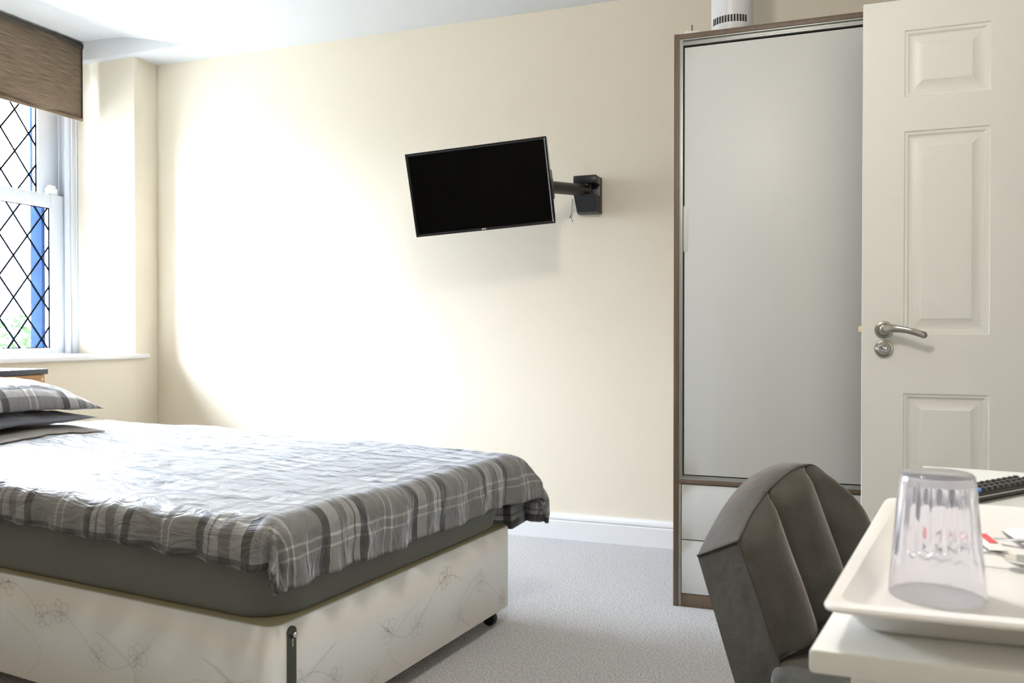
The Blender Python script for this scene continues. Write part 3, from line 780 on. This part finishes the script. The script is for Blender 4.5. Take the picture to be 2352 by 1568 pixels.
# glossy bezel ring, tapered casing
def ringq(ins, y): return [(-TW / 2 + ins, y, -TH / 2 + ins), (TW / 2 - ins, y, -TH / 2 + ins), (TW / 2 - ins, y, TH / 2 - ins), (-TW / 2 + ins, y, TH / 2 - ins)]
rings = [ringq(bz + 0.004, 0.006), ringq(bz + 0.001, 0.006), ringq(0.0055, 0.0005), ringq(0.002, 0.0), ringq(0.0, 0.003), ringq(0.0, 0.014)]
for P, Q in zip(rings, rings[1:]):
    for k in range(4): face_ = bm.faces.new([bm.verts.new(v) for v in (P[k], P[(k + 1) % 4], Q[(k + 1) % 4], Q[k])])
bmesh.ops.remove_doubles(bm, verts=bm.verts, dist=1e-5)
fin('bezel', bm, M['blackgloss'], tv, True, 30)
bm = bmesh.new(); box(bm, (-TW / 2 + bz, 0.0052, -TH / 2 + bz), (TW / 2 - bz, 0.0062, TH / 2 - bz)); fin('screen', bm, M['screen'], tv)
bm = bmesh.new(); box(bm, (-TW / 2 + 0.001, 0.013, -TH / 2 + 0.001), (TW / 2 - 0.001, 0.030, TH / 2 - 0.001), 0.004, 2); box(bm, (-0.22, 0.028, -0.12), (0.22, 0.045, 0.10), 0.008, 3); fin('rear_casing', bm, M['blackplastic'], tv, True)
bm = bmesh.new(); box(bm, (0.17, 0.030, -0.085), (0.303, 0.092, 0.045), 0.010, 3); fin('tilt_housing', bm, M['blackplastic'], tv, True)
bm = bmesh.new()
for x0, x1 in ((-0.009, -0.003), (-0.001, 0.004), (0.0055, 0.0095)):
    box(bm, (x0, -0.0006, -TH / 2 + 0.0045), (x1, 0.001, -TH / 2 + 0.0095))
fin('logo', bm, M['paper'], tv)['label'] = 'tiny white logo mark'
# mount: wall plate + arm
mo = empty('television_bracket', (-1.060, YF, 1.60), 0, 'black wall bracket with short arm behind the television', 'bracket')
bm = bmesh.new()
box(bm, (-0.055, -0.035, -0.083), (0.055, 0.0, 0.083), 0.004, 2)
box(bm, (-0.055, -0.105, 0.045), (0.055, -0.03, 0.083), 0.006, 2)
# wedge shaped lower housing
vs = [bm.verts.new(v) for v in ((-0.05, -0.03, -0.083), (0.055, -0.03, -0.083), (0.055, -0.03, -0.005), (-0.05, -0.03, -0.005), (-0.05, -0.055, -0.078), (0.045, -0.055, -0.078), (0.045, -0.11, -0.005), (-0.05, -0.11, -0.005))]
for q_ in ((0, 1, 2, 3), (4, 5, 6, 7), (0, 1, 5, 4), (1, 2, 6, 5), (2, 3, 7, 6), (3, 0, 4, 7)): bm.faces.new([vs[i] for i in q_])
fin('wall_plate', bm, M['blackplastic'], mo, True)
bm = bmesh.new(); tube(bm, [(0.0, -0.075, -0.01), (0.0, -0.075, 0.05)], 0.024, 24); fin('pivot', bm, M['blackplastic'], mo, True)
bm = bmesh.new()
c2 = Vector((-1.403, 3.30, 1.577)) + (TR.to_3x3() @ Vector((0.262, 0.125, -0.028))) - Vector((-1.060, YF, 1.60))
p0 = Vector((0, -0.075, 0.018)); tube(bm, [p0, p0.lerp(c2, .5), c2], [(0.025, 0.027)] * 3, 20)
tube(bm, [c2 + Vector((0, 0, -0.034)), c2 + Vector((0, 0, 0.034))], 0.030, 20)
fin('arm', bm, M['blackplastic'], mo, True)
bm = bmesh.new(); box(bm, (-0.025, -0.032, -0.025), (0.025, 0.0, 0.025), 0.003, mtx=Matrix.Translation(c2) @ TR.to_3x3().to_4x4()); fin('head_plate', bm, M['blackplastic'], mo, True)
bm = bmesh.new(); tube(bm, [(-0.062, -0.09, -0.02), (-0.064, -0.09, -0.07), (-0.068, -0.09, -0.10), (-0.061, -0.09, -0.125)], 0.0016, 6); tube(bm, [(-0.066, -0.09, -0.09), (-0.076, -0.09, -0.108)], 0.0018, 6); fin('cable_tie', bm, M['blackplastic'], mo, True)

# ------------------------------------------------------------------ desk
dk = empty('desk', (0.42, 1.05, 0), 0, 'cream white desk in the foreground against the right wall', 'desk')
def dl(pts): return [(x - 0.42, y - 1.05) for x, y in pts]
DQ = [(-0.016, 0.624), (0.925, 0.640), (0.925, 1.450), (0.137, 1.553)]
bm = bmesh.new(); prism(bm, dl(DQ), 0.7325, 0.75, 0.003); fin('desk_top', bm, M['desk'], dk, True)
bm = bmesh.new(); prism(bm, dl([(0.012, 0.650), (0.84, 0.664), (0.84, 0.682), (0.014, 0.668)]), 0.0, 0.7325, 0.0015); fin('end_panel', bm, M['desk'], dk, True)
bm = bmesh.new(); prism(bm, dl([(0.62, 1.44), (0.84, 1.42), (0.84, 1.44), (0.62, 1.46)]), 0.0, 0.7325, 0.0015); fin('support_leg', bm, M['desk'], dk, True)
bm = bmesh.new(); prism(bm, dl([(0.80, 0.69), (0.816, 0.69), (0.816, 1.42), (0.80, 1.42)]), 0.25, 0.7325, 0.001); fin('modesty_panel', bm, M['desk'], dk, True)

# tray
ty = empty('serving_tray', (0.18, 0.85, 0.75), 0, 'pale cream plastic tray on the front of the white desk', 'tray')
def tl(q_): return [(x - 0.18, y - 0.85) for x, y in q_]
rim = [(-0.008, 0.628), (0.330, 0.645), (0.385, 1.045), (0.057, 1.073)]
def inset_quad(Q, dx, dy):
    c = [(-1, -1), (1, -1), (1, 1), (-1, 1)]
    return [(x - sx * dx, y - sy * dy) for (x, y), (sx, sy) in zip(Q, c)]
def rq(Q, r, n=6):
    out = []; m_ = len(Q)
    for k in range(m_):
        P = Vector((*Q[k], 0)); A_ = (Vector((*Q[k - 1], 0)) - P).normalized(); C_ = (Vector((*Q[(k + 1) % m_], 0)) - P).normalized()
        a, c = P + A_ * r, P + C_ * r
        for i in range(n + 1):
            t = i / n; v = a * (1 - t) ** 2 + P * 2 * t * (1 - t) + c * t * t; out.append((v.x, v.y))
    return out
bm = bmesh.new(); rings = []
for dx, dy, z, r in ((0.030, 0.050, 0.000, 0.030), (0.026, 0.046, 0.0, 0.03), (0.020, 0.040, 0.004, 0.03), (0.010, 0.022, 0.0235, 0.022), (0.0, 0.0, 0.0255, 0.018), (-0.0005, -0.0005, 0.0275, 0.018), (0.001, 0.001, 0.0295, 0.017), (0.011, 0.020, 0.0275, 0.020), (0.022, 0.042, 0.0075, 0.03), (0.030, 0.050, 0.0045, 0.03)):
    rings.append([bm.verts.new((x, y, z)) for x, y in rq(tl(inset_quad(rim, dx, dy)), r)])
for P, Q in zip(rings, rings[1:]):
    for k in range(len(P)): bm.faces.new((P[k], P[(k + 1) % len(P)], Q[(k + 1) % len(P)], Q[k]))
bm.faces.new(rings[0][::-1]); bm.faces.new(rings[-1])
fin('tray_body', bm, M['tray'], ty, True, 50)

# tumbler upside down on the tray
TZ = 0.7548
tu = bpy.data.objects.new('tumbler', None)
def flute(r, z, a, i):
    if 3 <= i <= 7 or 13 <= i <= 17: return r
    return r
bm = bmesh.new()
N_FL = 20
def rf(r, z, a, i):
    k = max(0, min(1, (z - 0.028) / 0.008)) * max(0, min(1, (0.093 - z) / 0.008))
    return r - 0.0011 * k * (0.5 - 0.5 * math.cos(a * N_FL)) if i in outer_i else r
prof = [(0.0388, 0.0), (0.0402, 0.0012), (0.0400, 0.004), (0.0382, 0.028), (0.0377, 0.036), (0.0342, 0.080), (0.0332, 0.090), (0.0322, 0.0955), (0.0300, 0.0975), (0.0, 0.0978),
        ]
outer_i = set(range(len(prof)))
inner = [(0.0, 0.0950), (0.0285, 0.0948), (0.0302, 0.0935), (0.0312, 0.088), (0.0345, 0.045), (0.0368, 0.020), (0.0384, 0.0022), (0.0388, 0.0)]
lathe(bm, prof, 160, None, 0, rf); lathe(bm, inner, 160)
for v in bm.verts:
    k = 0.915 - 0.05 * v.co.z / 0.098; v.co.x *= k; v.co.y *= k; v.co.z *= 1.035
bmesh.ops.remove_doubles(bm, verts=bm.verts, dist=1e-6)
tu = fin('tumbler', bm, M['tumbler'], None, True, 60)
tu.location = (0.079, 0.772, TZ)
tag(tu, 'clear fluted plastic tumbler standing upside down on the tray', 'tumbler')

# teaspoon
def spoon(loc, rz, label):
    bm = bmesh.new()
    nu, nv = 18, 14; top = []; bot = []
    for i in range(nu + 1):
        t = i / nu; x = -0.028 + 0.056 * t; hw = 0.0165 * math.sqrt(max(0, 1 - ((t - .5) * 2) ** 2)) * (1.06 - .12 * t) + 0.0003
        row = []; row2 = []
        for j in range(nv + 1):
            s = -1 + 2 * j / nv; dep = 0.0075 * (1 - s * s) * max(0, 1 - ((t - .5) * 2) ** 2) ** .6
            row.append(bm.verts.new((x, s * hw, 0.0105 - dep))); row2.append(bm.verts.new((x, s * hw, 0.0093 - dep)))
        top.append(row); bot.append(row2)
    for i in range(nu):
        for j in range(nv):
            bm.faces.new((top[i][j], top[i + 1][j], top[i + 1][j + 1], top[i][j + 1])); bm.faces.new((bot[i][j], bot[i][j + 1], bot[i + 1][j + 1], bot[i + 1][j]))
        bm.faces.new((top[i][0], bot[i][0], bot[i + 1][0], top[i + 1][0])); bm.faces.new((top[i][nv], top[i + 1][nv], bot[i + 1][nv], bot[i][nv]))
    tube(bm, [(-0.026, 0, 0.0102), (-0.034, 0, 0.012), (-0.05, 0, 0.0115), (-0.08, 0, 0.0062), (-0.105, 0, 0.0032), (-0.112, 0, 0.003)],
         [(0.0022, 0.0012), (0.002, 0.0014), (0.0022, 0.0013), (0.003, 0.0011), (0.0042, 0.001), (0.002, 0.0008)], 10)
    o = fin('teaspoon', bm, M['chrome'], None, True, 60); o.location = loc; o.rotation_euler = (0, 0, rz)
    tag(o, label, 'spoon', 'teaspoons on the tray'); return o
spoon((0.172, 0.880, TZ), R(-8), 'shiny teaspoon with its bowl to the right, nearer on the tray')
spoon((0.235, 0.935, TZ), R(-32), 'second shiny teaspoon lying farther back on the tray')

# packets
def packet(name, loc, rot, sx, sy, th, m, label, cat, stripe=None, group=None):
    root = bpy.data.objects.new(name, None); COL.objects.link(root); root.location = loc; root.rotation_euler = rot; tag(root, label, cat, group)
    nu, nv = 12, 12; vs = []; fs = []
    bm = bmesh.new(); T = []; Bq = []
    for i in range(nu + 1):
        T.append([]); Bq.append([])
        for j in range(nv + 1):
            x = -1 + 2 * i / nu; y = -1 + 2 * j / nv; hgt = th / 2 * (max(0, 1 - x ** 4) * max(0, 1 - y ** 4)) ** .7
            T[i].append(bm.verts.new((x * sx / 2, y * sy / 2, hgt + th / 2 + 0.0004))); Bq[i].append(bm.verts.new((x * sx / 2, y * sy / 2, th / 2 - hgt)))
    for i in range(nu):
        for j in range(nv):
            bm.faces.new((T[i][j], T[i + 1][j], T[i + 1][j + 1], T[i][j + 1])); bm.faces.new((Bq[i][j], Bq[i][j + 1], Bq[i + 1][j + 1], Bq[i + 1][j]))
    fin('packet_body', bm, m, root, True, 60)
    if stripe:
        bm = bmesh.new()
        for x0, x1, y0, y1 in stripe[1]:
            g = [[bm.verts.new((x0 + (x1 - x0) * a / 4, y0 + (y1 - y0) * b_ / 4, 0)) for b_ in range(5)] for a in range(5)]
            for r_ in g:
                for v in r_:
                    X, Y = v.co.x * 2 / sx, v.co.y * 2 / sy; v.co.z = th / 2 * (max(0, 1 - X ** 4) * max(0, 1 - Y ** 4)) ** .7 + th / 2 + 0.0009
            for a in range(4):
                for b_ in range(4): bm.faces.new((g[a][b_], g[a + 1][b_], g[a + 1][b_ + 1], g[a][b_ + 1]))
        fin('packet_print', bm, stripe[0], root, True)
    return root
packet('tea_sachet', (0.205, 1.005, TZ), (0, 0, R(8)), 0.070, 0.075, 0.010, M['paper'], 'white paper sachet lying flat on the tray behind the teaspoons', 'sachet', (M['greylabel'], [(0.018, 0.033, -0.03, 0.03)]))
packet('coffee_stick', (0.115, 0.975, TZ), (0, 0, R(80)), 0.095, 0.018, 0.006, M['paper'], 'slim white stick sachet with red print behind the tumbler, left one', 'sachet', (M['redprint'], [(-0.03, 0.03, -0.004, 0.004)]), 'stick sachets on the tray')
packet('coffee_stick', (0.145, 0.985, TZ), (0, 0, R(97)), 0.095, 0.018, 0.006, M['paper'], 'slim white stick sachet with red print behind the tumbler, right one', 'sachet', (M['redprint'], [(-0.03, 0.01, -0.004, 0.004)]), 'stick sachets on the tray')
bm = bmesh.new(); box(bm, (-0.03, -0.018, 0), (0.03, 0.018, 0.042), 0.001); bx_ = fin('sachet_box', bm, M['greylabel'], None, True)
bx_.location = (0.248, 1.005, TZ); bx_.rotation_euler = (0, 0, R(-20)); tag(bx_, 'small grey beige card box at the right of the tray', 'box')

# remote control
kb = empty('remote_control', (0.150, 1.198, 0.75), R(90 - 37), 'black remote control with rows of buttons on the desk behind the tray', 'remote control')
bm = bmesh.new()
vs = [bm.verts.new(v) for v in ((0.0, 0.004, 0.0), (0.215, 0.004, 0.0), (0.215, 0.041, 0.0), (0.0, 0.041, 0.0), (-0.002, 0.0, 0.0135), (0.217, 0.0, 0.0135), (0.217, 0.044, 0.0135), (-0.002, 0.044, 0.0135))]
fs_ = [bm.faces.new([vs[i] for i in f_]) for f_ in ((0, 3, 2, 1), (4, 5, 6, 7), (0, 1, 5, 4), (1, 2, 6, 5), (2, 3, 7, 6), (3, 0, 4, 7))]
bmesh.ops.bevel(bm, geom=list({e for f_ in fs_ for e in f_.edges}), offset=0.003, segments=3, affect='EDGES')
fin('remote_case', bm, M['blackplastic'], kb, True)
bm = bmesh.new(); box(bm, (-0.001, -0.0006, 0.0082), (0.216, 0.0012, 0.0095), 0.0003); fin('case_highlight', bm, M['steel'], kb, True)  # bright metal strip standing in for the highlight along the case side
for c_ in range(14):
    for r_ in range(3):
        x0 = 0.012 + c_ * 0.0142; y0 = 0.0095 + r_ * 0.0125
        bm = bmesh.new(); lathe(bm, [(0.0052, 0.0), (0.0050, 0.0030), (0.0038, 0.0045), (0.0, 0.0050)], 14, Matrix.Translation((x0, y0, 0.0131)) @ Matrix.Diagonal((1, .8, 1, 1)))
        fin('button', bm, M['bluekey'] if (r_ == 0 and c_ == 3) else M['keyblack'], kb, True)

# ------------------------------------------------------------------ velvet chair
e_ = Vector((0.588, 0.810, 0)).normalized(); n_ = Vector((e_.y, -e_.x, 0))
ctr = Vector((-0.067, 1.687, 0))
rzc = math.atan2(e_.y, e_.x) - PI / 2       # local y = width direction e, local x = facing n
ch = empty('velvet_chair', (ctr.x, ctr.y, 0), rzc, 'taupe velvet chair with channelled back tucked at the desk', 'chair')
def topz(s): return 0.710 - (0.104 * ((0.42 - s) / 1.42) ** 1.7 if s < 0.42 else 0.126 * ((s - 0.42) / 0.58) ** 1.7)
def halfw(z): return 0.184
def xback(z): return -(z - 0.60) * math.tan(R(24)) - 0.076
TH_ = 0.100
def backsurf(s, t, fo):
    """s -1..1 width, t 0..1 height, fo 0 back 1 front"""
    zt_ = topz(s) - (0.0 if fo else 0.016 + 0.028 * max(0.0, -s) ** 1.5); z = 0.31 + (zt_ - 0.31) * t
    y = s * halfw(z) * (1 if fo else 1.05); x = xback(z) + (0.008 if fo else -0.006) * s * s
    if fo: x += TH_ - 0.006 * t ** 3
    return Vector((x, y, z))
bm = bmesh.new(); NS, NT = 60, 44
def lobe(s, t):
    # three channels across, a cross seam low down
    c = abs(math.sin((s + 1) / 2 * 3 * PI)) ** 0.55
    edge = min(1, (1 - abs(s)) / 0.08); topf = min(1, (1 - t) / 0.06)
    cross = 1 - math.exp(-((t - 0.36) / 0.03) ** 2)
    return 0.042 * c * max(0, topf) ** .5 * max(0, edge) ** .5 * cross - 0.006
F = [[None] * (NT + 1) for _ in range(NS + 1)]; Bk = [[None] * (NT + 1) for _ in range(NS + 1)]
for i in range(NS + 1):
    s = -1 + 2 * i / NS
    for j in range(NT + 1):
        t = j / NT
        p = backsurf(s, t, 1); p.x += lobe(s, t) if 0 < j < NT and 0 < i < NS else 0.0
        p += Vector((0.0025, 0, 0)) * noise.noise(Vector((s * 4, t * 5, 1)))
        F[i][j] = bm.verts.new(p)
        p = backsurf(s, t, 0); p.x -= 0.012 * math.sin(t * PI) * (1 - s * s)
        Bk[i][j] = bm.verts.new(p)
for i in range(NS):
    for j in range(NT):
        bm.faces.new((F[i][j], F[i + 1][j], F[i + 1][j + 1], F[i][j + 1])); bm.faces.new((Bk[i][j], Bk[i][j + 1], Bk[i + 1][j + 1], Bk[i + 1][j]))
NM = 8
def strip(Fv, Bv, crown):
    rows = [Fv]
    for m_ in range(1, NM):
        q_ = m_ / NM
        rows.append([bm.verts.new(a.co.lerp(c.co, q_) + crown(k, len(Fv)) * math.sin(q_ * PI)) for k, (a, c) in enumerate(zip(Fv, Bv))])
    rows.append(Bv)
    for P, Q in zip(rows, rows[1:]):
        for k in range(len(P) - 1): bm.faces.new((P[k], P[k + 1], Q[k + 1], Q[k]))
strip([F[i][NT] for i in range(NS + 1)], [Bk[i][NT] for i in range(NS + 1)], lambda k, n: Vector((0, 0, 0.010)) * math.sin(PI * k / (n - 1)) ** .5 if 0 < k < n - 1 else Vector((0, 0, 0)))
strip([F[i][0] for i in range(NS + 1)], [Bk[i][0] for i in range(NS + 1)], lambda k, n: Vector((0, 0, 0)))
strip([F[0][j] for j in range(NT + 1)], [Bk[0][j] for j in range(NT + 1)], lambda k, n: Vector((0, 0, 0)))
strip([F[NS][j] for j in range(NT + 1)], [Bk[NS][j] for j in range(NT + 1)], lambda k, n: Vector((0, 0, 0)))
# piping along the seams
seam_top = [F[i][NT].co.copy() for i in range(NS + 1)]; seam_side = [F[0][j].co.copy() for j in range(NT + 1)]; seam_side2 = [F[NS][j].co.copy() for j in range(NT + 1)]
bside = [Bk[0][j].co.copy() for j in range(NT + 1)]; btop = [Bk[i][NT].co.copy() for i in range(NS + 1)]
c0 = [F[0][NT].co.lerp(Bk[0][NT].co, k / 6) for k in range(7)]
bmesh.ops.remove_doubles(bm, verts=bm.verts, dist=1e-6)
br = fin('backrest', bm, M['velvet'], ch, True, 50)
bm = bmesh.new()
for L_ in (seam_top, seam_side, seam_side2, c0): tube(bm, L_, 0.0022, 6)
fin('piping', bm, M['seam'], br, True)
bm = bmesh.new(); box(bm, (0.09, -0.20, 0.32), (0.46, 0.20, 0.425), 0.035, 4); fin('seat', bm, M['velvet'], ch, True)
for sx, sy in ((0.06, -0.15), (0.06, 0.15), (0.40, -0.17), (0.40, 0.17)):
    bm = bmesh.new(); dx_ = -0.06 if sx < 0 else 0.03; tube(bm, [(sx + dx_, sy * 1.15, 0.0), (sx, sy, 0.335)], [0.010, 0.014], 14); fin('leg', bm, M['chairleg'], ch, True)

# ------------------------------------------------------------------ unseen ceiling lamp added as fill light, above the frame
lp = empty('fill_ceiling_light', (-0.5, 1.15, CZ), 0, 'unseen round ceiling light added as fill above the desk end of the room', 'lamp')
bm = bmesh.new(); lathe(bm, [(0, 0), (0.17, 0), (0.17, -0.02), (0.155, -0.022), (0, -0.022)], 48); fin('fill_lamp_base', bm, M['whiteplastic'], lp, True, 40)
bm = bmesh.new(); lathe(bm, [(0.15, -0.022), (0.14, -0.05), (0.10, -0.075), (0.05, -0.088), (0, -0.09)], 48); fin('fill_lamp_shade', bm, M['lamp'], lp, True, 60)
pl = bpy.data.lights.new('fill_lamp_bulb', 'POINT'); pl.energy = 36; pl.color = (1, 0.96, 0.90); pl.shadow_soft_size = 0.12
po = bpy.data.objects.new('fill_lamp_bulb', pl); po.location = (0, 0, -0.16); po.parent = lp; COL.objects.link(po)
